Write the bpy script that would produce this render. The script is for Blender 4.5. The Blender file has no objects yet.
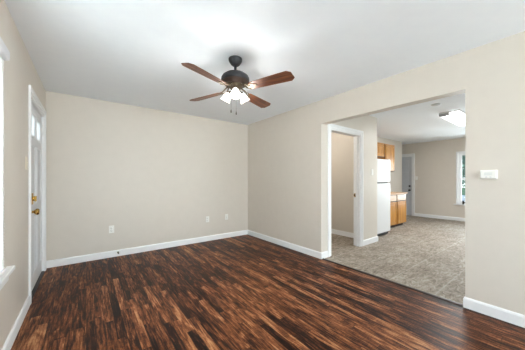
import bpy, bmesh, math, random
from mathutils import Vector, Matrix
random.seed(7)
S = bpy.context.scene
COL = S.collection
PI = math.pi

# ------------------------------------------------------------------ camera, sky, lights, exposure
TH = math.radians(37.127)
cam_d = bpy.data.cameras.new('camera'); cam = bpy.data.objects.new('camera', cam_d); COL.objects.link(cam)
cam.location = (0, 0, 1.2155); cam.rotation_euler = (PI/2, 0, -TH)
cam_d.sensor_fit = 'HORIZONTAL'; cam_d.sensor_width = 36; cam_d.lens = 233.17/525*36
cam_d.shift_y = 4.76/525; cam_d.clip_start = .02; cam_d.clip_end = 200
S.camera = cam
S.view_settings.view_transform = 'Standard'; S.view_settings.look = 'None'
S.view_settings.gamma = 1; S.view_settings.use_curve_mapping = False
S.view_settings.exposure = 0.06
S.cycles.use_denoising = True
S.cycles.max_bounces = 12; S.cycles.diffuse_bounces = 8; S.cycles.glossy_bounces = 4; S.cycles.transmission_bounces = 8; S.cycles.transparent_max_bounces = 16
S.cycles.sample_clamp_indirect = 0

world = bpy.data.worlds.new('sky'); S.world = world; world.use_nodes = True
wn = world.node_tree.nodes; wl = world.node_tree.links
bg = wn['Background']; sky = wn.new('ShaderNodeTexSky'); sky.sky_type = 'HOSEK_WILKIE'
sky.sun_direction = (0.2, -0.5, 0.8); sky.turbidity = 4; sky.ground_albedo = .4
wl.new(sky.outputs[0], bg.inputs[0]); bg.inputs[1].default_value = 4.0

def area(name, loc, rot, sx, sy, power, col=(1, 1, 1)):
    d = bpy.data.lights.new(name, 'AREA'); d.shape = 'RECTANGLE'; d.size = sx; d.size_y = sy
    d.energy = power; d.color = col
    o = bpy.data.objects.new(name, d); COL.objects.link(o); o.location = loc; o.rotation_euler = rot
    return o
DAY = (.93, .97, 1.0)
R_ = math.radians
P = dict(world=8.0, sun=5.0, l2up=18, blind=175, rear=160, rearup=128, kit=72, kitup=52, far=85, side=12.5, fan=5.0, tube=42)
bg.inputs[1].default_value = P['world']
# daylight through the blind and far windows, plus added fill lights at assumed windows
area('ceiling_fill_left', (-.74, -.35, 1.10), (0, R_(-135), 0), 1.2, 1.5, P['l2up'], DAY)  # added fill tilted up to brighten the living room ceiling
area('ceiling_fill_left', (-.74, -.35, 1.10), (0, R_(-135), 0), 1.2, 1.5, P['l2up'], DAY)
area('daylight_blind', (-.75, 1.72, 1.32), (0, R_(-97), 0), 1.35, 1.0, P['blind'], DAY)
area('rear_fill', (1.35, -3.90, 1.30), (R_(95), 0, 0), 2.2, 1.5, P['rear'], DAY)  # added fill outside the assumed rear window
area('ceiling_fill_rear', (1.35, -3.93, 1.10), (R_(135), 0, 0), 2.2, 1.2, P['rearup'], DAY)  # added fill aimed upward, lifts the ceiling from behind the camera
area('kitchen_fill', (5.7, -3.90, 1.40), (R_(95), 0, 0), 2.2, 1.3, P['kit'], DAY)  # added fill outside the assumed kitchen window
area('ceiling_fill_kitchen', (5.7, -3.93, 1.2), (R_(130), 0, 0), 2.2, 1.1, P['kitup'], DAY)  # added fill aimed upward for the kitchen ceiling
area('daylight_far', (9.15, 1.62, 1.22), (0, R_(100), 0), 1.4, .8, P['far'], DAY)
hp = bpy.data.lights.new('side_room_fill', 'POINT'); hp.energy = P['side']; hp.shadow_soft_size = .12; hp.color = (1, .93, .84)  # unseen light added to brighten the side room
hpo = bpy.data.objects.new('side_room_fill', hp); COL.objects.link(hpo); hpo.location = (3.5, 3.3, 2.25)
sd = bpy.data.lights.new('sun', 'SUN'); sd.energy = P['sun']; sd.angle = .02; sd.color = (1, .96, .9)
sun = bpy.data.objects.new('sun', sd); COL.objects.link(sun); sun.location = (-8, 5, 6)
sun.rotation_euler = Vector((.8, -.5, -.45)).to_track_quat('-Z', 'Y').to_euler()

# ------------------------------------------------------------------ materials
def lin(r, g, b):
    f = lambda c: (c/255/12.92) if c/255 <= .04045 else ((c/255+.055)/1.055)**2.4
    return (f(r), f(g), f(b), 1)
def setp(b, **k):
    for n, v in k.items():
        n = n.replace('_', ' ')
        if n in b.inputs: b.inputs[n].default_value = v
def mat(name, rgb, rough=.5, metal=0, var=.03, scale=9, bump=0, bscale=200, **k):
    m = bpy.data.materials.new(name); m.use_nodes = True
    nt = m.node_tree; N = nt.nodes; L = nt.links; b = N['Principled BSDF']
    c = lin(*rgb)
    geo = N.new('ShaderNodeNewGeometry')
    no = N.new('ShaderNodeTexNoise'); no.inputs['Scale'].default_value = scale; no.inputs['Detail'].default_value = 4
    L.new(geo.outputs['Position'], no.inputs['Vector'])
    r = N.new('ShaderNodeValToRGB'); r.color_ramp.elements[0].position = .3; r.color_ramp.elements[1].position = .7
    r.color_ramp.elements[0].color = tuple(x*(1-var) for x in c[:3])+(1,)
    r.color_ramp.elements[1].color = tuple(min(1, x*(1+var)) for x in c[:3])+(1,)
    L.new(no.outputs['Fac'], r.inputs[0]); L.new(r.outputs[0], b.inputs['Base Color'])
    setp(b, Roughness=rough, Metallic=metal, **k)
    if bump:
        n2 = N.new('ShaderNodeTexNoise'); n2.inputs['Scale'].default_value = bscale; n2.inputs['Detail'].default_value = 3
        L.new(geo.outputs['Position'], n2.inputs['Vector'])
        bp = N.new('ShaderNodeBump'); bp.inputs['Strength'].default_value = bump; bp.inputs['Distance'].default_value = .002
        L.new(n2.outputs['Fac'], bp.inputs['Height']); L.new(bp.outputs[0], b.inputs['Normal'])
    return m
def emis(name, rgb, strength, base=(240, 240, 235)):
    m = mat(name, base, .3, var=.01)
    b = m.node_tree.nodes['Principled BSDF']
    m.cycles.emission_sampling = 'NONE'      # the lamp itself sits beside this surface
    b.inputs['Emission Color'].default_value = lin(*rgb); b.inputs['Emission Strength'].default_value = strength
    return m
def glass(name):
    m = bpy.data.materials.new(name); m.use_nodes = True; nt = m.node_tree; N = nt.nodes; L = nt.links
    N.remove(N['Principled BSDF'])
    t = N.new('ShaderNodeBsdfTransparent'); t.inputs[0].default_value = (.93, .96, .95, 1)
    g = N.new('ShaderNodeBsdfGlossy'); g.inputs['Roughness'].default_value = .02
    fr = N.new('ShaderNodeFresnel'); fr.inputs[0].default_value = 1.45
    mx = N.new('ShaderNodeMixShader')
    L.new(fr.outputs[0], mx.inputs[0]); L.new(t.outputs[0], mx.inputs[1]); L.new(g.outputs[0], mx.inputs[2])
    L.new(mx.outputs[0], N['Material Output'].inputs[0])
    return m
def translucent(name, rgb, w=.55):
    m = bpy.data.materials.new(name); m.use_nodes = True; nt = m.node_tree; N = nt.nodes; L = nt.links
    N.remove(N['Principled BSDF'])
    geo = N.new('ShaderNodeNewGeometry'); no = N.new('ShaderNodeTexNoise'); no.inputs['Scale'].default_value = 30
    L.new(geo.outputs['Position'], no.inputs['Vector'])
    r = N.new('ShaderNodeValToRGB'); c = lin(*rgb)
    r.color_ramp.elements[0].color = tuple(x*.97 for x in c[:3])+(1,); r.color_ramp.elements[1].color = c
    L.new(no.outputs['Fac'], r.inputs[0])
    d = N.new('ShaderNodeBsdfDiffuse'); t = N.new('ShaderNodeBsdfTranslucent')
    L.new(r.outputs[0], d.inputs[0]); L.new(r.outputs[0], t.inputs[0])
    mx = N.new('ShaderNodeMixShader'); mx.inputs[0].default_value = w
    L.new(d.outputs[0], mx.inputs[1]); L.new(t.outputs[0], mx.inputs[2])
    L.new(mx.outputs[0], N['Material Output'].inputs[0])
    return m
def ramp(N, stops):
    r = N.new('ShaderNodeValToRGB'); e = r.color_ramp.elements
    e[0].position, e[0].color = stops[0][0], lin(*stops[0][1]); e[1].position, e[1].color = stops[-1][0], lin(*stops[-1][1])
    for p, c in stops[1:-1]:
        x = e.new(p); x.color = lin(*c)
    return r
def mathn(N, L, op, a, b):
    n = N.new('ShaderNodeMath'); n.operation = op
    for i, v in enumerate((a, b)):
        if isinstance(v, (int, float)): n.inputs[i].default_value = v
        else: L.new(v, n.inputs[i])
    return n.outputs[0]
def mixc(N, L, fac, a, b, mode='MIX'):
    n = N.new('ShaderNodeMix'); n.data_type = 'RGBA'; n.blend_type = mode
    for s, v in ((n.inputs[0], fac), (n.inputs[6], a), (n.inputs[7], b)):
        if isinstance(v, (int, float, tuple)): s.default_value = v
        else: L.new(v, s)
    return n.outputs[2]

FLOOR_STOPS = [(.20, (22, 12, 10)), (.34, (46, 23, 15)), (.47, (86, 46, 27)), (.60, (120, 71, 42)), (.74, (160, 106, 68)), (.90, (190, 140, 98))]
def wood_floor():
    m = bpy.data.materials.new('dark_plank_floor'); m.use_nodes = True; nt = m.node_tree; N = nt.nodes; L = nt.links
    b = N['Principled BSDF']
    geo = N.new('ShaderNodeNewGeometry'); sep = N.new('ShaderNodeSeparateXYZ'); L.new(geo.outputs['Position'], sep.inputs[0])
    x, y = sep.outputs[0], sep.outputs[1]
    W, LEN = .064, .85
    row = mathn(N, L, 'FLOOR', mathn(N, L, 'DIVIDE', x, W), 0)
    wn1 = N.new('ShaderNodeTexWhiteNoise'); wn1.noise_dimensions = '1D'; L.new(row, wn1.inputs['W'])
    yy = mathn(N, L, 'ADD', mathn(N, L, 'DIVIDE', y, LEN), mathn(N, L, 'MULTIPLY', wn1.outputs['Value'], 7.0))
    cell = mathn(N, L, 'FLOOR', yy, 0)
    cb = N.new('ShaderNodeCombineXYZ'); L.new(row, cb.inputs[0]); L.new(cell, cb.inputs[1])
    wn2 = N.new('ShaderNodeTexWhiteNoise'); wn2.noise_dimensions = '2D'; L.new(cb.outputs[0], wn2.inputs['Vector'])
    tone = wn2.outputs['Value']
    def noise(sx, sy, st, detail, rough, dist):
        cv = N.new('ShaderNodeCombineXYZ'); L.new(mathn(N, L, 'MULTIPLY', x, sx), cv.inputs[0]); L.new(mathn(N, L, 'MULTIPLY', y, sy), cv.inputs[1])
        L.new(mathn(N, L, 'MULTIPLY', tone, st), cv.inputs[2])
        n = N.new('ShaderNodeTexNoise'); n.inputs['Scale'].default_value = 1.0; n.inputs['Detail'].default_value = detail
        n.inputs['Roughness'].default_value = rough; n.inputs['Distortion'].default_value = dist
        L.new(cv.outputs[0], n.inputs['Vector']); return n.outputs['Fac']
    grain = noise(70.0, 4.2, 40.0, 6, .66, .8)       # along the board, its own on every board
    smoke = noise(17.0, 3.2, 15.0, 4, .6, 1.2)        # knots and smoky patches
    saw = noise(30.0, 110.0, 9.0, 2, .5, .5)          # cross-grain saw chatter
    v = mathn(N, L, 'MULTIPLY', grain, 1.25)
    for f, k in ((tone, .30), (smoke, 1.0), (saw, .24)): v = mathn(N, L, 'ADD', v, mathn(N, L, 'MULTIPLY', f, k))
    v = mathn(N, L, 'SUBTRACT', v, .935)
    v = mathn(N, L, 'ADD', mathn(N, L, 'MULTIPLY', v, 1.08), -.02)
    r = ramp(N, FLOOR_STOPS)
    L.new(v, r.inputs[0])
    fx = mathn(N, L, 'FRACT', mathn(N, L, 'DIVIDE', x, W), 0); fy = mathn(N, L, 'FRACT', yy, 0)
    gx = mathn(N, L, 'LESS_THAN', fx, .028); gy = mathn(N, L, 'LESS_THAN', fy, .005)
    gap = mathn(N, L, 'MAXIMUM', gx, gy)
    c = mixc(N, L, mathn(N, L, 'MULTIPLY', gap, .6), r.outputs[0], lin(22, 13, 10))
    L.new(c, b.inputs['Base Color'])
    L.new(mathn(N, L, 'ADD', mathn(N, L, 'MULTIPLY', smoke, .16), .34), b.inputs['Roughness'])
    bp = N.new('ShaderNodeBump'); bp.inputs['Strength'].default_value = .25; bp.inputs['Distance'].default_value = .002
    L.new(mathn(N, L, 'SUBTRACT', saw, gap), bp.inputs['Height']); L.new(bp.outputs[0], b.inputs['Normal'])
    b.inputs['Specular IOR Level'].default_value = .15
    return m

def vinyl_floor():
    m = bpy.data.materials.new('grey_vinyl_tile'); m.use_nodes = True; nt = m.node_tree; N = nt.nodes; L = nt.links
    b = N['Principled BSDF']
    geo = N.new('ShaderNodeNewGeometry'); sep = N.new('ShaderNodeSeparateXYZ'); L.new(geo.outputs['Position'], sep.inputs[0])
    x, y = sep.outputs[0], sep.outputs[1]
    T = .46
    fx = mathn(N, L, 'FRACT', mathn(N, L, 'DIVIDE', mathn(N, L, 'ADD', x, .10), T), 0); fy = mathn(N, L, 'FRACT', mathn(N, L, 'DIVIDE', mathn(N, L, 'ADD', y, .06), T), 0)
    g = mathn(N, L, 'MAXIMUM', mathn(N, L, 'LESS_THAN', fx, .03), mathn(N, L, 'LESS_THAN', fy, .03))
    cv = N.new('ShaderNodeCombineXYZ'); L.new(mathn(N, L, 'MULTIPLY', x, 9.0), cv.inputs[0]); L.new(mathn(N, L, 'MULTIPLY', y, 20.0), cv.inputs[1])
    n1 = N.new('ShaderNodeTexNoise'); n1.inputs['Scale'].default_value = 1.0; n1.inputs['Detail'].default_value = 5; n1.inputs['Roughness'].default_value = .65; n1.inputs['Distortion'].default_value = 1.5
    L.new(cv.outputs[0], n1.inputs['Vector'])
    n2 = N.new('ShaderNodeTexNoise'); n2.inputs['Scale'].default_value = 2.2; n2.inputs['Detail'].default_value = 3
    L.new(geo.outputs['Position'], n2.inputs['Vector'])
    v = mathn(N, L, 'ADD', mathn(N, L, 'MULTIPLY', n1.outputs['Fac'], .8), mathn(N, L, 'MULTIPLY', n2.outputs['Fac'], .2))
    r = ramp(N, [(.34, (114, 103, 92)), (.5, (152, 142, 130)), (.64, (182, 174, 163))])
    L.new(v, r.inputs[0])
    c = mixc(N, L, mathn(N, L, 'MULTIPLY', g, .35), r.outputs[0], lin(194, 189, 181))
    L.new(c, b.inputs['Base Color']); b.inputs['Roughness'].default_value = .62; b.inputs['Specular IOR Level'].default_value = .12
    return m

def oak(name, dark, mid, light, axis=2, rough=.35):
    m = bpy.data.materials.new(name); m.use_nodes = True; nt = m.node_tree; N = nt.nodes; L = nt.links
    b = N['Principled BSDF']; tc = N.new('ShaderNodeTexCoord'); mp = N.new('ShaderNodeMapping')
    sc = [38, 38, 38]; sc[axis] = 2.5; mp.inputs['Scale'].default_value = sc
    L.new(tc.outputs['Object'], mp.inputs[0])
    n = N.new('ShaderNodeTexNoise'); n.inputs['Scale'].default_value = 1; n.inputs['Detail'].default_value = 5; n.inputs['Distortion'].default_value = .9
    L.new(mp.outputs[0], n.inputs['Vector'])
    r = ramp(N, [(.3, dark), (.5, mid), (.7, light)]); L.new(n.outputs['Fac'], r.inputs[0]); L.new(r.outputs[0], b.inputs['Base Color'])
    b.inputs['Roughness'].default_value = rough
    return m

M = dict(
    wall=mat('beige_wall_paint', (216, 209, 199), .42, var=.012, bump=.06, bscale=260, Specular_IOR_Level=.3),
    ceil=mat('white_ceiling_paint', (243, 249, 255), .8, var=.01, bump=.1, bscale=180),
    trim=mat('white_trim_paint', (238, 239, 240), .45, var=.005, Specular_IOR_Level=.3),
    door=mat('white_door_paint', (222, 224, 227), .42, var=.005, Specular_IOR_Level=.3),
    greydoor=mat('grey_door_paint', (203, 206, 211), .4, var=.015),
    floor=wood_floor(), vinyl=vinyl_floor(),
    glass=glass('window_glass'), frosted=translucent('frosted_door_glass', (246, 248, 248), .75), blind=translucent('white_blind_vinyl', (248, 248, 248), .6),
    valance=mat('white_valance_vinyl', (226, 226, 230), .4, var=.01),
    bronze=mat('dark_bronze', (60, 61, 65), .4, .5, var=.06),
    bronze_brown=mat('brown_bronze', (74, 58, 50), .5, .4, var=.06),
    nickel=mat('antique_nickel', (104, 92, 76), .45, .8, var=.08, scale=40),
    brass=mat('polished_brass', (196, 158, 84), .22, 1.0, var=.04),
    blade=oak('walnut_fan_blade', (62, 33, 20), (98, 56, 34), (136, 86, 52), 0, .4),
    bladetop=None,
    shade=emis('lit_frosted_glass', (255, 250, 243), 4.5), bulb=emis('lit_bulb', (255, 240, 215), 5.0),
    oak=oak('honey_oak', (148, 90, 28), (184, 124, 46), (206, 152, 70), 2),
    paleoak=oak('pale_drawer_oak', (184, 148, 116), (200, 168, 138), (212, 184, 156), 0),
    seam=mat('dark_shadow_gap_paint', (58, 34, 22), .6),
    counter=mat('tan_laminate_counter', (186, 146, 108), .5, var=.14, scale=60),
    fridge=mat('white_appliance_enamel', (226, 228, 230), .22, var=.006),
    gasket=mat('dark_gasket_rubber', (58, 58, 60), .6),
    plate=mat('white_switch_plastic', (240, 239, 234), .35, var=.005),
    ivory=mat('ivory_switch_plastic', (232, 226, 206), .35, var=.005),
    slot=mat('dark_slot', (50, 48, 46), .6), black=mat('black_metal', (36, 34, 34), .4, .5),
    lens=emis('lit_acrylic_lens', (255, 255, 254), 4.0), lampbody=mat('white_lamp_enamel', (222, 222, 222), .4),
    lampgrey=mat('grey_lamp_plastic', (170, 170, 170), .5),
    grey=mat('pale_grey_plastic', (205, 206, 207), .5), lcd=mat('grey_display', (224, 226, 223), .3),
    fob=mat('dark_chain_fob', (26, 22, 20), .7, Specular_IOR_Level=.1),
    strip=mat('dark_transition_strip', (44, 27, 20), .4, var=.1, scale=40),
    lawn=mat('lawn', (92, 118, 70), .9, var=.3, scale=14), drive=mat('pale_concrete', (206, 204, 204), .85, var=.06, scale=5),
    bark=mat('tree_bark', (92, 76, 62), .9, var=.25, scale=18), leaf=mat('green_leaves', (128, 156, 136), .7, var=.35, scale=6),
)
M['bladetop'] = M['blade']

# ------------------------------------------------------------------ mesh helpers
class MB:
    def __init__(s): s.bm = bmesh.new()
    def box(s, x0, x1, y0, y1, z0, z1, bev=0, seg=2, mtx=None):
        t = bmesh.new(); bmesh.ops.create_cube(t, size=1)
        for v in t.verts: v.co = Vector((x0+(v.co.x+.5)*(x1-x0), y0+(v.co.y+.5)*(y1-y0), z0+(v.co.z+.5)*(z1-z0)))
        if bev: bmesh.ops.bevel(t, geom=t.edges[:], offset=bev, segments=seg, affect='EDGES', profile=.5)
        return s.merge(t, mtx)
    def merge(s, t, mtx=None):
        if mtx is not None: bmesh.ops.transform(t, matrix=mtx, verts=t.verts[:])
        me = bpy.data.meshes.new('t'); t.to_mesh(me); t.free(); s.bm.from_mesh(me); bpy.data.meshes.remove(me); return s
    def lathe(s, prof, n=32, mtx=None):          # prof: (r, z) pairs, around local z
        t = bmesh.new(); rings = []
        for r, z in prof:
            if r < 1e-6: rings.append([t.verts.new((0, 0, z))])
            else: rings.append([t.verts.new((r*math.cos(2*PI*i/n), r*math.sin(2*PI*i/n), z)) for i in range(n)])
        for a, b in zip(rings, rings[1:]):
            for i in range(n):
                j = (i+1) % n
                if len(a) == 1 and len(b) == 1: continue
                if len(a) == 1: f = (a[0], b[j], b[i])
                elif len(b) == 1: f = (a[i], a[j], b[0])
                else: f = (a[i], a[j], b[j], b[i])
                t.faces.new(f)
        bmesh.ops.recalc_face_normals(t, faces=t.faces[:])
        for f in t.faces: f.smooth = True
        return s.merge(t, mtx)
    def tube(s, pts, r, n=10):
        t = bmesh.new(); pts = [Vector(p) for p in pts]; rings = []
        for k, p in enumerate(pts):
            d = (pts[min(k+1, len(pts)-1)]-pts[max(k-1, 0)]).normalized()
            q = d.to_track_quat('Z', 'Y'); rr = r[k] if isinstance(r, (list, tuple)) else r
            rings.append([t.verts.new(p+q @ Vector((rr*math.cos(2*PI*i/n), rr*math.sin(2*PI*i/n), 0))) for i in range(n)])
        for a, b in zip(rings, rings[1:]):
            for i in range(n): t.faces.new((a[i], a[(i+1) % n], b[(i+1) % n], b[i]))
        t.faces.new(rings[0][::-1]); t.faces.new(rings[-1])
        for f in t.faces: f.smooth = len(f.verts) == 4
        bmesh.ops.recalc_face_normals(t, faces=t.faces[:])
        return s.merge(t)
    def prism(s, poly, z0, z1, bev=0, mtx=None):
        t = bmesh.new(); a = [t.verts.new((x, y, z0)) for x, y in poly]; b = [t.verts.new((x, y, z1)) for x, y in poly]
        n = len(poly)
        for i in range(n): t.faces.new((a[i], a[(i+1) % n], b[(i+1) % n], b[i]))
        t.faces.new(a[::-1]); t.faces.new(b); bmesh.ops.recalc_face_normals(t, faces=t.faces[:])
        if bev: bmesh.ops.bevel(t, geom=t.edges[:], offset=bev, segments=2, affect='EDGES', profile=.5)
        return s.merge(t, mtx)
    def sweep(s, path, prof):
        """prof (offset to the left of the path, z) swept along a flat path with mitred corners"""
        t = bmesh.new(); P = [Vector((x, y)) for x, y in path]; nrm = []
        for k in range(len(P)-1):
            d = (P[k+1]-P[k]).normalized(); nrm.append(Vector((-d.y, d.x)))
        rings = []
        for k, p in enumerate(P):
            if k == 0: o = nrm[0]
            elif k == len(P)-1: o = nrm[-1]
            else:
                o = (nrm[k-1]+nrm[k]); o = o/(o.dot(nrm[k]))
            rings.append([t.verts.new((p.x+o.x*a, p.y+o.y*a, z)) for a, z in prof])
        m = len(prof)
        for a, b in zip(rings, rings[1:]):
            for i in range(m): t.faces.new((a[i], a[(i+1) % m], b[(i+1) % m], b[i]))
        t.faces.new(rings[0][::-1]); t.faces.new(rings[-1]); bmesh.ops.recalc_face_normals(t, faces=t.faces[:])
        return s.merge(t)
    def build(s, name, m, parent=None, loc=None):
        me = bpy.data.meshes.new(name); s.bm.to_mesh(me); s.bm.free()
        me.materials.append(m); o = bpy.data.objects.new(name, me); COL.objects.link(o)
        if parent is not None: o.parent = parent
        if loc is not None: o.location = loc
        return o
def tag(o, label, cat, group=None, kind=None):
    o['label'] = label; o['category'] = cat
    if group: o['group'] = group
    if kind: o['kind'] = kind
    return o
def struct(o, label=None, cat=None):
    o['kind'] = 'structure'
    if label: o['label'] = label
    if cat: o['category'] = cat
    return o
def empty(name, loc, rz=0):
    o = bpy.data.objects.new(name, None); COL.objects.link(o); o.location = loc; o.rotation_euler = (0, 0, rz); o.empty_display_size = .1
    return o
def copy_tree(o, parent=None):
    c = o.copy(); COL.objects.link(c)
    if parent is not None: c.parent = parent
    for ch in [x for x in bpy.data.objects if x.parent == o]: copy_tree(ch, c)
    return c

# ------------------------------------------------------------------ the shell
H = 2.44
XL, YB, XR, XK = -.444, 4.355, 2.882, 3.012      # left wall, back wall, right wall and its kitchen face
OY0, OY1, OZ = .605, 2.31, 2.08                   # the wide opening
XF = 8.8                                           # far wall of the kitchen
YR = -3.6                                          # wall behind the camera
YK = 3.3                                           # cabinet wall of the kitchen
W1 = (1.25, 2.19, .62, 1.97); W2 = (-1.05, .35, .62, 1.97); W3 = (.25, 2.45, .55, 2.08); W4 = (4.6, 6.8, .8, 2.08); W6 = (-3.15, -1.85, .62, 1.97); W5 = (1.20, 2.03, .50, 2.02)
D1 = (3.24, 4.19, 2.06); D2 = (3.23, 4.10, 2.03); DH = (3.105, 3.985, 2.035)

def wall_pieces(a0, a1, holes, put):
    """cut a wall running a0..a1 into boxes around its holes (b0, b1, z0, z1)"""
    cur = a0
    for b0, b1, z0, z1 in sorted(holes):
        if b0 > cur: put(cur, b0, 0, H)
        if z0 > 0: put(b0, b1, 0, z0)
        if z1 < H: put(b0, b1, z1, H)
        cur = b1
    if cur < a1: put(cur, a1, 0, H)

def wall_y(name, x0, x1, a0, a1, holes=()):
    b = MB(); wall_pieces(a0, a1, holes, lambda p, q, z0, z1: b.box(x0, x1, p, q, z0, z1)); return struct(b.build(name, M['wall']))
def wall_x(name, y0, y1, a0, a1, holes=()):
    b = MB(); wall_pieces(a0, a1, holes, lambda p, q, z0, z1: b.box(p, q, y0, y1, z0, z1)); return struct(b.build(name, M['wall']))

struct(MB().box(XL-.15, 2.9, YR-.12, YB+.12, -.1, 0).build('floor', M['floor']), 'dark brown wood plank floor of the empty living room', 'floor')
struct(MB().box(2.9, XF+.15, YR-.12, 4.52, -.1, 0).build('floor_kitchen', M['vinyl']), 'mottled grey beige vinyl tile floor of the kitchen', 'floor')
struct(MB().box(XL-.15, XF+.15, YR-.12, 4.52, H, H+.1).build('ceiling', M['ceil']), 'smooth white painted ceiling', 'ceiling')
wall_y('wall_left', XL-.15, XL, YR, YB+.12, [W6, W2, W1, (D1[0], D1[1], 0, D1[2])])
wall_x('wall_back', YB, YB+.12, XL, XK)
b = MB(); b.box(XR, XK, YR, OY0, 0, H); b.box(XR, XK, OY0, OY1, OZ, H); b.box(XR, XK, OY1, YB, 0, H)
struct(b.build('wall_right', M['wall']))
wall_x('wall_rear', YR-.12, YR, XL-.15, XF+.15, [W3, W4])
wall_x('wall_hall', OY1, OY1+.12, XK, 4.60, [(DH[0], DH[1], 0, DH[2])])
wall_y('wall_partition', 4.46, 4.60, OY1+.12, 3.9)
wall_x('wall_hall_back', 3.9, 4.02, XK, 4.60)
wall_x('wall_kitchen', YK, YK+.12, 4.60, 8.18)
wall_y('wall_nook', 8.06, 8.18, YK+.12, 4.4)
wall_x('wall_nook_back', 4.4, 4.52, 8.06, XF)
wall_y('wall_far', XF, XF+.15, YR, 4.52, [W5, (D2[0], D2[1], 0, D2[2])])

# baseboards: offset to the left of the path
BP = [(0, 0), (.014, 0), (.014, .082), (.010, .092), (.004, .1), (0, .1)]
def baseboard(name, paths):
    b = MB()
    for p in paths: b.sweep(p, BP)
    return struct(b.build(name, M['trim']))
baseboard('baseboard_left', [[(XL, D1[0]-.078), (XL, YR)], [(XL, YB), (XL, D1[1]+.078)]])
baseboard('baseboard_back', [[(XR, YB), (XL, YB)]])
baseboard('baseboard_right', [[(DH[0]-.075, OY1), (XR, OY1), (XR, YB)], [(XR, YR), (XR, OY0), (XK, OY0), (XK, YR)]])
baseboard('baseboard_hall', [[(4.60, 2.55), (4.60, OY1), (DH[1]+.075, OY1)], [(4.46, OY1+.12), (4.46, 3.9), (XK, 3.9), (XK, OY1+.12)]])
baseboard('baseboard_far', [[(XF, YR), (XF, D2[0]-.075)]])
baseboard('baseboard_kitchen', [[(8.18, 3.42), (8.18, YK), (6.9, YK)]])

struct(MB().prism([(2.872, 0), (2.925, 0), (2.918, .007), (2.905, .010), (2.886, .008)], OY0+.016, OY1-.016, 0,
       Matrix(((1, 0, 0, 0), (0, 0, 1, 0), (0, 1, 0, 0), (0, 0, 0, 1)))).build('trim_1', M['strip']), 'dark brown threshold strip between wood floor and kitchen tile', 'trim')

# door casings.  casing_*: boards around a hole
def casing(b, axis, face, sign, a0, a1, zt, w=.072, t=.018, step=.5):
    def put(p, q, z0, z1, d):
        lo, hi = sorted((face, face+sign*d))
        b.box(lo, hi, p, q, z0, z1, .003) if axis == 'x' else b.box(p, q, lo, hi, z0, z1, .003)
    for d, i0, i1 in ((t*.65, 0, w*.55), (t, w*.5, w)):
        put(a0-i1, a0-i0, 0, zt+i1, d); put(a1+i0, a1+i1, 0, zt+i1, d); put(a0-i0, a1+i0, zt+i0, zt+i1, d)
def lining(b, axis, f0, f1, a0, a1, zt, t=.02):
    f0, f1 = sorted((f0, f1))
    def put(p, q, z0, z1): b.box(f0, f1, p, q, z0, z1) if axis == 'x' else b.box(p, q, f0, f1, z0, z1)
    put(a0, a0+t, 0, zt-t); put(a1-t, a1, 0, zt-t); put(a0, a1, zt-t, zt)

b = MB(); casing(b, 'x', XL, 1, D1[0], D1[1], D1[2], .075); lining(b, 'x', XL-.15, XL+.004, D1[0], D1[1], D1[2])
struct(b.build('trim_2', M['trim']))
b = MB(); casing(b, 'y', OY1, -1, DH[0], DH[1], DH[2], .072, .02); casing(b, 'y', OY1+.12, 1, DH[0], DH[1], DH[2], .072)
lining(b, 'y', OY1-.004, OY1+.124, DH[0], DH[1], DH[2]); b.box(DH[1]-.032, DH[1]-.02, OY1+.045, OY1+.075, 0, DH[2]-.02); b.box(DH[0]+.02, DH[0]+.032, OY1+.045, OY1+.075, 0, DH[2]-.02)
hc = struct(b.build('trim_3', M['trim']))
b = MB(); b.box(DH[1]-.0225, DH[1]-.0195, OY1+.078, OY1+.112, .895, .965, .001); b.box(DH[1]-.026, DH[1]-.022, OY1+.108, OY1+.120, .912, .948, .001)
o = b.build('strike_plate', M['brass'], hc); o['label'] = 'small brass strike plate'
MB().box(DH[1]-.0236, DH[1]-.0224, OY1+.086, OY1+.104, .912, .948).build('strike_hole', M['slot'], o)
b = MB(); casing(b, 'x', XF, -1, D2[0], D2[1], D2[2], .072); lining(b, 'x', XF-.004, XF+.15, D2[0], D2[1], D2[2])
struct(b.build('trim_4', M['trim']))

# ------------------------------------------------------------------ front door (left wall): two square lights over raised panels
def panel_door(name, x0, x1, y0, y1, z0, z1, lites, panels, m):
    """a slab lying in a y-z plane with holes for lites (y0,y1,z0,z1) and moulded panels on both faces"""
    b = MB(); ys = sorted({y0, y1, *[v for l in lites for v in l[:2]]}); zs = sorted({z0, z1, *[v for l in lites for v in l[2:]]})
    for p, q in zip(ys, ys[1:]):
        for r, t in zip(zs, zs[1:]):
            if any(l[0] <= p and q <= l[1] and l[2] <= r and t <= l[3] for l in lites): continue
            b.box(x0, x1, p, q, r, t)
    for a0, a1, c0, c1 in panels:
        for f, s in ((x1, 1), (x0, -1)):
            w = .016
            for k in ((a0, a1, c0, c0+w), (a0, a1, c1-w, c1), (a0, a0+w, c0, c1), (a1-w, a1, c0, c1)):
                lo, hi = sorted((f-s*.002, f+s*.007)); b.box(lo, hi, *k, .003)
            lo, hi = sorted((f-s*.002, f+s*.005)); b.box(lo, hi, a0+.045, a1-.045, c0+.045, c1-.045, .004)
    return b.build(name, m)
dy0, dy1 = D1[0]+.023, D1[1]-.023
L1 = (dy0+.115, dy0+.40, 1.70, 1.93); L2 = (dy1-.40, dy1-.115, 1.70, 1.93)
front = struct(panel_door('door_1', XL-.062, XL-.018, dy0, dy1, .022, D1[2]-.024, [L1, L2],
    [(dy0+.115, dy0+.40, .95, 1.60), (dy1-.40, dy1-.115, .95, 1.60), (dy0+.115, dy0+.40, .18, .82), (dy1-.40, dy1-.115, .18, .82)], M['door']),
    'white panelled front door with two small square panes and brass knob', 'door')
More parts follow.
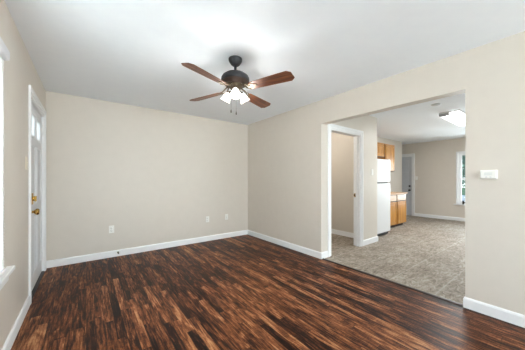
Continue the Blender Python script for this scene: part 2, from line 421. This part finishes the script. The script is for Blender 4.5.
for l in (L1, L2):
    b = MB(); w = .022
    for k in ((l[0]-w, l[1]+w, l[2]-w, l[2]), (l[0]-w, l[1]+w, l[3], l[3]+w), (l[0]-w, l[0], l[2], l[3]), (l[1], l[1]+w, l[2], l[3])):
        b.box(XL-.068, XL-.014, *k, .0015)
    fr = b.build('pane_frame', M['trim'], front)
    MB().box(XL-.0235, XL-.0185, l[0], l[1], l[2], l[3]).build('pane', M['frosted'], fr)
RX = Matrix.Rotation(PI/2, 4, 'Y')     # local z -> +x
ky = dy0+.062
kp = [(0, 0), (.033, 0), (.033, .004), (.026, .010), (.012, .014), (.011, .030), (.020, .038), (.0285, .048), (.029, .058), (.022, .066), (0, .068)]
b = MB(); b.lathe(kp, 24, Matrix.Translation((XL-.018, ky, .885)) @ RX @ Matrix.Scale(1.15, 4)); kn = b.build('door_knob', M['brass'], front); kn['label'] = 'round brass door knob'
b = MB(); b.box(XL-.018, XL+.012, ky-.036, ky+.036, .962, 1.078, .004); b.lathe([(0, 0), (.024, 0), (.022, .012), (0, .014)], 24, Matrix.Translation((XL+.010, ky, 1.02)) @ RX); b.box(XL+.020, XL+.038, ky-.006, ky+.006, .992, 1.048, .003)
db = b.build('deadbolt', M['brass'], front); db['label'] = 'brass deadbolt with thumb turn'
for z in (.22, 1.06, 1.84):
    b = MB(); b.tube([(XL-.012, dy1+.004, z-.05), (XL-.012, dy1+.004, z+.05)], .008); b.box(XL-.019, XL-.015, dy1-.035, dy1+.004, z-.048, z+.048)
    b.build('hinge', M['trim'], front)
MB().box(XL-.15, XL+.012, D1[0]+.02, D1[1]-.02, 0, .021, .004).build('threshold', M['black'], front)['label'] = 'dark metal threshold'

# ------------------------------------------------------------------ grey kitchen door at the far end
ey0, ey1 = D2[0]+.023, D2[1]-.023; cxm = (ey0+ey1)/2
pn = []
for c0, c1 in ((.18, .78), (.92, 1.52), (1.64, 1.88)):
    pn += [(ey0+.10, cxm-.045, c0, c1), (cxm+.045, ey1-.10, c0, c1)]
back_door = struct(panel_door('door_2', XF+.02, XF+.064, ey0, ey1, .012, D2[2]-.024, [], pn, M['greydoor']), 'grey six panel door at the far end of the kitchen', 'door')
RXm = Matrix.Rotation(-PI/2, 4, 'Y')
b = MB(); b.lathe(kp, 20, Matrix.Translation((XF+.02, ey0+.065, .86)) @ RXm); b.build('door_knob', M['black'], back_door)['label'] = 'dark round door knob'
b = MB(); b.lathe([(0, 0), (.032, 0), (.032, .010), (.024, .022), (0, .024)], 20, Matrix.Translation((XF+.02, ey0+.065, 1.0)) @ RXm); b.build('deadbolt', M['black'], back_door)['label'] = 'dark deadbolt'

# ------------------------------------------------------------------ windows
def window(name, axis, f0, f1, inward, a0, a1, z0, z1, label, casing_w=0, sill=True):
    """frame set in the hole; f0..f1 wall faces (f1 the room side), sashes near the outer face"""
    b = MB(); s = inward
    mid = f0 + s*.05
    def bx(p, q, r, t, d0, d1, bev=.003, bb=None):
        lo, hi = sorted((d0, d1)); bb = bb or b
        bb.box(lo, hi, p, q, r, t, bev) if axis == 'x' else bb.box(p, q, lo, hi, r, t, bev)
    w = .045
    bx(a0, a1, z0, z0+w, f0, f0+s*.09); bx(a0, a1, z1-w, z1, f0, f0+s*.09); bx(a0, a0+w, z0+w, z1-w, f0, f0+s*.09); bx(a1-w, a1, z0+w, z1-w, f0, f0+s*.09)
    # white jamb extension to the room face
    t = .012
    bx(a0, a0+t, z0, z1, f0+s*.08, f1, 0); bx(a1-t, a1, z0, z1, f0+s*.08, f1, 0); bx(a0, a1, z1-t, z1, f0+s*.08, f1, 0); bx(a0, a1, z0, z0+t, f0+s*.08, f1, 0)
    if casing_w:
        for k in ((a0-casing_w, a0, z0-.0, z1+casing_w), (a1, a1+casing_w, z0, z1+casing_w), (a0, a1, z1, z1+casing_w)):
            bx(*k, f1, f1+s*.016)
    o = struct(b.build(name, M['trim']), label, 'window')
    zm = (z0+z1)/2 - .02
    for nm, r, t_, d in (('sash', zm-.02, z1-w+.002, .03), ('sash', z0+w-.002, zm+.02, .062)):
        b2 = MB(); a, c = a0+w-.002, a1-w+.002; v = .036
        for k in ((a, c, r, r+v), (a, c, t_-v, t_), (a, a+v, r+v, t_-v), (c-v, c, r+v, t_-v)):
            bx(*k, f0+s*(d-.014), f0+s*(d+.014), .003, b2)
        sh = b2.build(nm, M['trim'], o)
        b3 = MB(); bx(a+v, c-v, r+v, t_-v, f0+s*(d-.003), f0+s*(d+.003), 0, b3); b3.build('pane', M['glass'], sh)
    return o
w1 = window('window_1', 'x', XL-.15, XL, 1, *W1, 'window on the left wall behind white blinds')
b = MB(); b.box(XL-.05, XL+.042, 1.09, 2.40, .578, .606, .006, 3); b.box(XL, XL+.014, 1.12, 2.37, .515, .578, .003)
b.build('window_sill', M['trim'], w1)
window('window_2', 'x', XL-.15, XL, 1, *W2, 'assumed, unseen left wall window just behind the camera, added to let in light')  # this window and the next three are assumed, added to admit light
window('window_6', 'x', XL-.15, XL, 1, *W6, 'assumed, unseen left wall window furthest behind the camera, added to let in light')
window('window_3', 'y', YR-.12, YR, 1, *W3, 'assumed, unseen wide window on the wall behind the camera, added to let in light')
window('window_4', 'y', YR-.12, YR, 1, *W4, 'assumed, unseen kitchen window on the wall behind the camera, added to let in light')
w5 = window('window_5', 'x', XF+.15, XF, -1, *W5, 'white double hung window on the far kitchen wall', casing_w=.03)
b = MB(); b.box(XF-.05, XF+.06, W5[0]-.08, W5[1]+.08, .47, .50, .005); b.build('window_sill', M['trim'], w5)

# mini blind, outside mount
bl = tag(empty('window_blind', (XL, 1.72, .63)), 'closed white slatted blind glowing over the window on the left wall', 'blind')
b = MB()
z = .655
while z < 1.995:
    mt = Matrix.Translation((XL+.018, 1.72, z)) @ Matrix.Rotation(math.radians(79), 4, 'Y')
    b.box(-.0125, .0125, -.485, .500, -.0006, .0006, 0, mtx=mt); z += .0205
so = b.build('slats', M['blind'], bl); so.matrix_parent_inverse = Matrix.Translation((-XL, -1.72, -.63))
b = MB(); b.box(XL+.003, XL+.034, 1.225, 2.215, .627, .645, .004); o = b.build('bottom_rail', M['valance'], bl); o.matrix_parent_inverse = so.matrix_parent_inverse
b = MB(); b.box(XL, XL+.05, 1.20, 2.215, 1.985, 2.055, .016, 3); o = b.build('valance', M['valance'], bl); o.matrix_parent_inverse = so.matrix_parent_inverse
b = MB()
for y in (1.40, 1.72, 2.04): b.tube([(XL+.031, y, .64), (XL+.031, y, 1.99)], .001, 6)
o = b.build('lift_cord', M['valance'], bl); o.matrix_parent_inverse = so.matrix_parent_inverse

# ------------------------------------------------------------------ ceiling fan
FX, FY = 1.206, 2.048
fan = tag(empty('ceiling_fan', (FX, FY, H)), 'dark bronze ceiling fan with four brown wooden blades and three lit shades', 'ceiling fan')
Z = lambda z: 1.2155+(z-1.2155)*1.026-H
def fan_part(name, prof, m, n=40): return MB().lathe([(r, Z(z)) for r, z in prof], n).build(name, m, fan)
MB().lathe([(0, 0), (.066, 0), (.069, -.004), (.068, -.020), (.061, -.036), (.050, -.052), (.040, -.064), (.030, -.071), (.016, -.073), (0, -.073)], 40).build('canopy', M['bronze'], fan)
fan_part('downrod', [(0, 2.350), (.0125, 2.350), (.0125, 2.285), (.024, 2.282), (.028, 2.270), (0, 2.270)], M['bronze'], 20)
fan_part('motor_housing', [(0, 2.278), (.035, 2.277), (.070, 2.268), (.105, 2.252), (.130, 2.234), (.140, 2.218), (.142, 2.204), (.140, 2.190), (.136, 2.180), (0, 2.180)], M['bronze'])
fan_part('motor_band', [(0, 2.182), (.136, 2.182), (.132, 2.172), (.116, 2.160), (.108, 2.150), (.085, 2.146), (0, 2.146)], M['bronze_brown'])['label'] = 'brown lower band of the motor'
fan_part('switch_housing', [(0, 2.150), (.080, 2.150), (.080, 2.140), (.066, 2.134), (.060, 2.118), (.046, 2.112), (.044, 2.096), (0, 2.096)], M['nickel'])
fitter = fan_part('light_fitter', [(0, 2.098), (.046, 2.098), (.050, 2.090), (.050, 2.078), (.040, 2.060), (.020, 2.050), (.012, 2.040), (0, 2.036)], M['nickel'])
ZB = 2.104
# blade (one mesh), local +x outward, slightly pitched; the iron is its child
def blade_outline():
    top = [(.182, .034), (.196, .050), (.30, .058), (.50, .066), (.598, .069), (.634, .040)]
    return top + [(x, -y) for x, y in reversed(top)]
bmk = MB().prism(blade_outline(), -.003, .003, .0015)
blade0 = bmk.build('blade', M['blade'], fan)
b = MB()
b.prism([(.165, .020), (.185, .034), (.215, .036), (.235, .022), (.262, .010), (.262, -.010), (.235, -.022), (.215, -.036), (.185, -.034), (.165, -.020)], -.0075, -.003, .001)
for s in (-1, 1):   # two curled arms from the motor to the plate
    b.tube([(.085, s*.012, .044), (.105, s*.020, .030), (.125, s*.030, .012), (.150, s*.031, .000), (.170, s*.022, -.005), (.186, s*.012, -.006)], [.008, .007, .0065, .006, .006, .006], 8)
    b.tube([(.150, s*.030, .0), (.158, s*.042, -.001), (.170, s*.045, -.003), (.176, s*.037, -.004), (.170, s*.032, -.004)], .0045, 8)
for x, y in ((.195, .02), (.195, -.02), (.240, 0)): b.lathe([(0, -.0105), (.004, -.0095), (.0055, -.0075), (.0055, -.006)], 10, Matrix.Translation((x, y, 0)))
iron0 = b.build('blade_bracket', M['nickel'], blade0)
for k in range(4):
    bl_ = blade0 if k == 0 else copy_tree(blade0, fan)
    bl_.rotation_euler = (math.radians(-13), 0, math.radians(21+90*k)); bl_.location = (0, 0, Z(ZB))
# light kit
tulip = [(.018, 0), (.023, -.004), (.030, -.018), (.040, -.040), (.047, -.062), (.049, -.080), (.054, -.094), (.062, -.104), (.060, -.105), (.051, -.095), (.046, -.080), (.043, -.062), (.036, -.040), (.026, -.020), (.014, -.006)]
first = None
for k, ang in enumerate((240, 0, 120)):
    a = math.radians(ang)
    mt = Matrix.Rotation(a, 4, 'Z') @ Matrix.Translation((.076, 0, Z(2.084))) @ Matrix.Rotation(math.radians(-30), 4, 'Y') @ Matrix.Scale(.84, 4)
    if first is None:
        b = MB(); b.lathe(tulip, 28); first = b.build('lamp_shade', M['shade'], fan); first['label'] = 'lit frosted glass tulip shade'
        b = MB(); b.lathe([(0, -.010), (.011, -.012), (.013, -.026), (.022, -.042), (.026, -.056), (.022, -.070), (.010, -.079), (0, -.081)], 20); b.build('bulb', M['bulb'], first)
        b = MB(); b.lathe([(0, .014), (.010, .014), (.020, .006), (.024, -.004), (.024, -.010), (0, -.010)], 20); b.build('shade_holder', M['nickel'], first)['label'] = 'metal shade holder'
        sh = first
    else: sh = copy_tree(first, fan)
    sh.matrix_basis = mt
    pl = bpy.data.lights.new('fan_lamp', 'POINT'); pl.energy = P['fan']; pl.color = (1, .975, .94); pl.shadow_soft_size = .03
    plo = bpy.data.objects.new('fan_lamp', pl); COL.objects.link(plo); plo.parent = fan; plo.location = mt @ Vector((0, 0, -.175))
    p = [(.034, 0, Z(2.074)), (.044, 0, Z(2.086)), (.058, 0, Z(2.095)), (.069, 0, Z(2.094))]
    b = MB(); b.tube([(x*math.cos(a), x*math.sin(a), z) for x, _, z in p], .007, 8); b.build('shade_arm', M['nickel'], fitter)
for dx, zl in ((-.064, 1.905), (-.012, 1.885)):
    ux, uy = math.cos(-TH), math.sin(-TH); ox, oy = ux*dx+.012, uy*dx-.02
    b = MB(); b.tube([(ox, oy, Z(2.098)), (ox, oy, Z(zl))], .0011, 6)
    ch = b.build('pull_chain', M['bronze'], fan)
    b = MB(); b.lathe([(0, Z(zl+.004)), (.003, Z(zl)), (.005, Z(zl-.012)), (.006, Z(zl-.024)), (.004, Z(zl-.030)), (0, Z(zl-.031))], 12, Matrix.Translation((ox, oy, 0))); b.build('pull_knob', M['fob'], ch)

# ------------------------------------------------------------------ small wall fittings
def outlet(x, z, label):
    o = tag(empty('wall_outlet', (x, YB, z)), label, 'outlet', 'outlets on the back wall')
    MB().box(-.035, .035, -.006, 0, -.058, .058, .0025).build('cover_plate', M['plate'], o)
    for s in (-1, 1):
        b = MB(); b.lathe([(0, 0), (.0165, 0), (.0165, .0025), (0, .0025)], 20, Matrix.Translation((0, -.006, s*.020)) @ Matrix.Rotation(PI/2, 4, 'X')); r = b.build('receptacle', M['plate'], o)
        b = MB()
        for q in (-.006, .006): b.box(q-.0011, q+.0011, -.0092, -.0082, s*.020-.001, s*.020+.008)
        b.box(-.002, .002, -.0092, -.0082, s*.020-.010, s*.020-.006); b.build('slots', M['slot'], r)
    MB().lathe([(0, 0), (.003, 0), (.0025, .0015), (0, .002)], 10, Matrix.Translation((0, -.006, 0)) @ Matrix.Rotation(PI/2, 4, 'X')).build('screw', M['grey'], o)
outlet(.32, .437, 'white wall outlet at the left end of the back wall, above the doorstop')
outlet(1.926, .430, 'white outlet on the back wall, left of the pair near the right corner')
outlet(2.350, .438, 'white outlet on the back wall, closest to the right corner')

def switch(loc, rz, m, label, group=None):
    o = tag(empty('light_switch', loc, rz), label, 'light switch', group)      # local +y into the wall, -y the room
    MB().box(-.036, .036, -.006, 0, -.058, .058, .0025).build('cover_plate', m, o)
    b = MB(); b.box(-.005, .005, -.0075, -.005, -.012, .012, .001)
    b.box(-.004, .004, -.016, -.006, -.003, .004, .0012, mtx=Matrix.Rotation(math.radians(-25), 4, 'X')); b.build('toggle', m, o)
    for s in (-1, 1): MB().lathe([(0, 0), (.003, 0), (.0025, .0015), (0, .002)], 10, Matrix.Translation((0, -.006, s*.032)) @ Matrix.Rotation(PI/2, 4, 'X')).build('screw', M['grey'], o)
    return o
switch((XL, 3.055, 1.37), PI/2, M['ivory'], 'ivory light switch on the left wall beside the front door')
switch((4.40, OY1, 1.36), 0, M['plate'], 'white light switch on the short wall between doorway and refrigerator')
switch((XF, 3.10, 1.27), -PI/2, M['plate'], 'white light switch beside the grey kitchen door')

t = tag(empty('thermostat', (XR, .4425, 1.262)), 'white rectangular thermostat on the wall right of the opening', 'thermostat')
MB().box(-.006, 0, -.058, .058, -.042, .042, .003).build('back_plate', M['plate'], t)
MB().box(-.030, -.006, -.054, .054, -.037, .037, .006, 3).build('housing', M['plate'], t)
MB().box(-.0312, -.0295, -.028, .026, -.006, .020, .0005).build('display', M['lcd'], t)
MB().box(-.0325, -.0295, .006, .020, -.026, -.018, .001).build('button', M['grey'], t)
MB().box(-.0325, -.0295, -.022, -.008, -.026, -.018, .001).build('button', M['grey'], t)

o = tag(empty('door_stop', (.407, YB-.014, .062)), 'small dark spring doorstop on the back wall baseboard', 'doorstop')
RY = Matrix.Rotation(PI/2, 4, 'X')     # local z -> -y
MB().lathe([(0, 0), (.014, 0), (.014, .003), (.008, .008), (0, .008)], 16, RY).build('base', M['nickel'], o)
b = MB()
b.tube([(.006*math.cos(i*.9), -.006-i*.0009, .006*math.sin(i*.9)) for i in range(60)], .0018, 6); b.build('spring', M['nickel'], o)
MB().lathe([(0, .058), (.009, .058), (.010, .066), (.007, .072), (0, .073)], 14, RY).build('rubber_tip', M['gasket'], o)

o = tag(empty('latch_knob', (2.985, OY0, .99)), 'small dark round knob on the right jamb of the opening', 'knob')
RYm = Matrix.Rotation(-PI/2, 4, 'X')   # local z -> +y
MB().lathe([(0, 0), (.016, 0), (.016, .003), (.007, .006), (.006, .032), (0, .032)], 16, RYm).build('stem', M['nickel'], o)
MB().lathe([(0, .030), (.014, .031), (.020, .036), (.018, .042), (0, .045)], 18, RYm).build('knob', M['black'], o)

# ------------------------------------------------------------------ kitchen: refrigerator
fr = tag(empty('refrigerator', (5.07, 2.81, 0)), 'white top freezer refrigerator beside the oak cabinets', 'refrigerator')
FL, FR_ = -.365, .365; DF = -.38           # door front plane (local y)
MB().box(FL, FR_, -.31, .39, .05, 1.655, .006).build('body', M['fridge'], fr)
fz = MB().box(FL, FR_, DF, -.322, 1.160, 1.66, .014, 3).build('freezer_door', M['fridge'], fr)
fd = MB().box(FL, FR_, DF, -.322, .075, 1.138, .014, 3).build('main_door', M['fridge'], fr)
MB().box(FL+.01, FR_-.01, -.324, -.309, .08, 1.65).build('door_gasket', M['gasket'], fr)['label'] = 'dark door gasket'
MB().box(FL+.008, FR_-.008, -.33, -.30, .012, .072, .003).build('base_grille', M['gasket'], fr)['label'] = 'dark base grille'
for p, z0, z1 in ((fz, 1.19, 1.50), (fd, .68, 1.10)):
    b = MB(); b.box(FL+.035, FL+.060, DF-.045, DF-.028, z0, z1, .006)
    for z in (z0+.012, z1-.032): b.box(FL+.037, FL+.058, DF-.034, DF+.004, z, z+.022, .003)
    b.build('handle', M['fridge'], p)
MB().box(FR_-.10, FR_-.02, -.375, -.28, 1.653, 1.670, .003).build('hinge_cover', M['fridge'], fr)
for x in (-.3, .3):
    for y in (-.25, .33): MB().lathe([(0, 0), (.02, 0), (.02, .052), (0, .052)], 12, Matrix.Translation((x, y, 0))).build('foot', M['gasket'], fr)

# ------------------------------------------------------------------ cabinets
def front_panel(parent, name, x0, x1, z0, z1, yf, m, frame=.05):
    """raised-panel front, local -y faces the room"""
    b = MB(); b.box(x0, x1, yf-.018, yf, z0, z1, .003)
    if frame:
        for k in ((x0, x0+frame, z0, z1), (x1-frame, x1, z0, z1), (x0+frame, x1-frame, z0, z0+frame), (x0+frame, x1-frame, z1-frame, z1)):
            b.box(k[0], k[1], yf-.024, yf-.016, k[2], k[3], .003)
        b.box(x0+frame+.02, x1-frame-.02, yf-.023, yf-.016, z0+frame+.02, z1-frame-.02, .005)
    return b.build(name, m, parent)
def knob_on(parent, x, z, yf):
    MB().lathe([(0, 0), (.006, 0), (.005, .010), (.012, .016), (.012, .022), (0, .025)], 14, Matrix.Translation((x, yf, z)) @ RY).build('knob', M['brass'], parent)
def upper(x0, x1, z0, z1, label, ndoor):
    y0 = 2.99; h = z1-z0; w = x1-x0
    o = tag(empty('wall_cabinet', ((x0+x1)/2, YK, z0)), label, 'cabinet', 'oak wall cabinets')
    b = MB(); b.box(-w/2, w/2, y0-YK, 0, 0, h, .002); b.build('body', M['oak'], o)
    MB().box(-w/2, w/2, y0-YK-.0022, y0-YK+.002, .002, h-.012).build('door_reveal', M['seam'], o)['label'] = 'dark sheet painting shade into the gaps around the doors'  # thin dark sheet, gap shade put in as colour
    dw = w/ndoor
    for k in range(ndoor):
        d = front_panel(o, 'door', -w/2+dw*k+.024, -w/2+dw*(k+1)-.024, .025, h-.03, y0-YK, M['oak'])
    MB().box(-w/2, w/2, y0-YK-.014, y0-YK+.004, h-.022, h+.012, .004).build('crown_strip', M['oak'], o)
    return o
upper(4.62, 6.305, 1.80, 2.165, 'short oak wall cabinet above the refrigerator', 4)
upper(6.325, 6.90, 1.44, 2.165, 'tall oak wall cabinet at the right end, above the counter', 1)
def base(x0, x1, label):
    y0 = 2.68; w = x1-x0
    o = tag(empty('base_cabinet', ((x0+x1)/2, YK, 0)), label, 'cabinet', 'oak base cabinets')
    b = MB(); b.box(-w/2, w/2, y0-YK, -.002, .075, .84, .002); b.build('body', M['oak'], o)
    MB().box(-w/2, w/2, y0-YK+.07, -.01, 0, .075).build('toe_kick', M['seam'], o)['label'] = 'dark recessed toe kick'
    MB().box(-w/2, w/2, y0-YK-.0022, y0-YK+.002, .078, .832).build('front_reveal', M['seam'], o)['label'] = 'dark sheet painting shade into the gaps around door and drawer'  # shade between the fronts painted on as a dark sheet
    front_panel(o, 'door', -w/2+.024, w/2-.024, .09, .655, y0-YK, M['oak'])
    front_panel(o, 'drawer', -w/2+.024, w/2-.024, .678, .822, y0-YK, M['paleoak'], 0)['label'] = 'pale drawer front'
    return o
base(5.68, 6.295, 'oak base cabinet next to the refrigerator')
base(6.305, 6.87, 'oak base cabinet at the right end of the counter')
o = tag(MB().box(5.50, 6.90, 2.645, 3.298, .842, .88, .008, 3).build('countertop', M['counter']), 'tan laminate countertop on the oak base cabinets', 'countertop')

# fluorescent ceiling light
lx0, lx1 = 5.16, 6.40
lamp = tag(empty('ceiling_light', ((lx0+lx1)/2, 1.31, H)), 'long lit fluorescent ceiling light in the kitchen', 'ceiling light')
hl = (lx1-lx0)/2
MB().box(-hl, hl, -.15, .15, -.03, 0, .004).build('lamp_body', M['lampbody'], lamp)
for s in (-1, 1):
    pr = [(s*.006, -.028), (s*.006, -.070), (s*.05, -.082), (s*.11, -.080), (s*.138, -.066), (s*.148, -.028)]
    b = MB(); b.prism(pr, -hl+.012, hl-.012, 0, Matrix(((0, 0, 1, 0), (1, 0, 0, 0), (0, 1, 0, 0), (0, 0, 0, 1)))); b.build('diffuser', M['lens'], lamp)['label'] = 'lit white acrylic diffuser'
    for e in (-1, 1):
        b = MB(); p2 = [(y*1.02 if abs(y) > .02 else y, z*1.03) for y, z in pr]
        e0, e1 = sorted((e*(hl-.012), e*(hl+.002)))
        b.prism(p2, e0, e1, 0, Matrix(((0, 0, 1, 0), (1, 0, 0, 0), (0, 1, 0, 0), (0, 0, 0, 1)))); b.build('end_cap', M['lampgrey'] if s > 0 else M['lens'], lamp)['label'] = 'grey end cap' if s > 0 else 'lit white end cap'
MB().box(-hl, hl, -.009, .009, -.090, -.028, .002).build('divider', M['lampgrey'], lamp)['label'] = 'grey centre rib'

tl = bpy.data.lights.new('tube_lamp', 'AREA'); tl.shape = 'RECTANGLE'; tl.size = 1.2; tl.size_y = .26; tl.energy = P['tube']; tl.color = (1, .99, .97)
tlo = bpy.data.objects.new('tube_lamp', tl); COL.objects.link(tlo); tlo.parent = lamp; tlo.location = (0, 0, -.095)

o = tag(empty('smoke_detector', (4.53, 1.32, H)), 'pale grey round smoke detector on the kitchen ceiling', 'smoke detector')
MB().lathe([(0, 0), (.066, 0), (.066, -.006), (0, -.006)], 32).build('mounting_plate', M['grey'], o)
MB().lathe([(0, -.006), (.060, -.006), (.056, -.014), (.044, -.018), (0, -.019)], 32).build('cover', M['grey'], o)

# ------------------------------------------------------------------ outside the far window
struct(MB().box(-30, 60, -40, 40, -.5, -.35).build('ground', M['lawn']), 'lawn outside', 'ground')
struct(MB().box(9.2, 30, -9, 14, -.35, -.33).build('driveway', M['drive']), 'pale concrete driveway outside the kitchen window', 'driveway')
def tree(loc, h, cr, label, seed):
    rnd = random.Random(seed); o = tag(empty('tree', loc), label, 'tree', 'trees outside the kitchen window')
    b = MB(); b.tube([(0, 0, 0), (.05, .02, h*.3), (-.03, .06, h*.55), (.04, 0, h*.8)], [.16, .13, .09, .04], 10)
    for k in range(6):
        a = k*1.05; z0 = h*(.3+.07*k); b.tube([(0, .03, z0), (cr*.4*math.cos(a), cr*.4*math.sin(a), z0+h*.1), (cr*.7*math.cos(a), cr*.7*math.sin(a), z0+h*.16)], [.06, .04, .015], 7)
    b.build('trunk', M['bark'], o)
    bm = bmesh.new()
    for k in range(3200):
        while True:
            v = Vector((rnd.uniform(-1, 1), rnd.uniform(-1, 1), rnd.uniform(-1, 1)))
            if .25 < v.length < 1: break
        c = Vector((v.x*cr, v.y*cr, h*.62+v.z*h*.42)); s = rnd.uniform(.10, .20)
        n = Vector((rnd.gauss(0, 1), rnd.gauss(0, 1), rnd.gauss(0, 1))).normalized(); q = n.to_track_quat('Z', 'Y')
        bm.faces.new([bm.verts.new(c+q @ Vector(p)) for p in ((-s, 0, 0), (0, -s*.45, .02), (s, 0, 0), (0, s*.45, .02))])
    me = bpy.data.meshes.new('foliage'); bm.to_mesh(me); bm.free(); me.materials.append(M['leaf'])
    f = bpy.data.objects.new('foliage', me); COL.objects.link(f); f.parent = o
tree((20.5, 5.35, -.33), 4.4, 2.0, 'leafy green tree standing in the view of the far kitchen window', 3)
tree((25.5, 10.5, -.33), 5.5, 2.2, 'leafy green tree further off to the left of the one in the far window', 5)
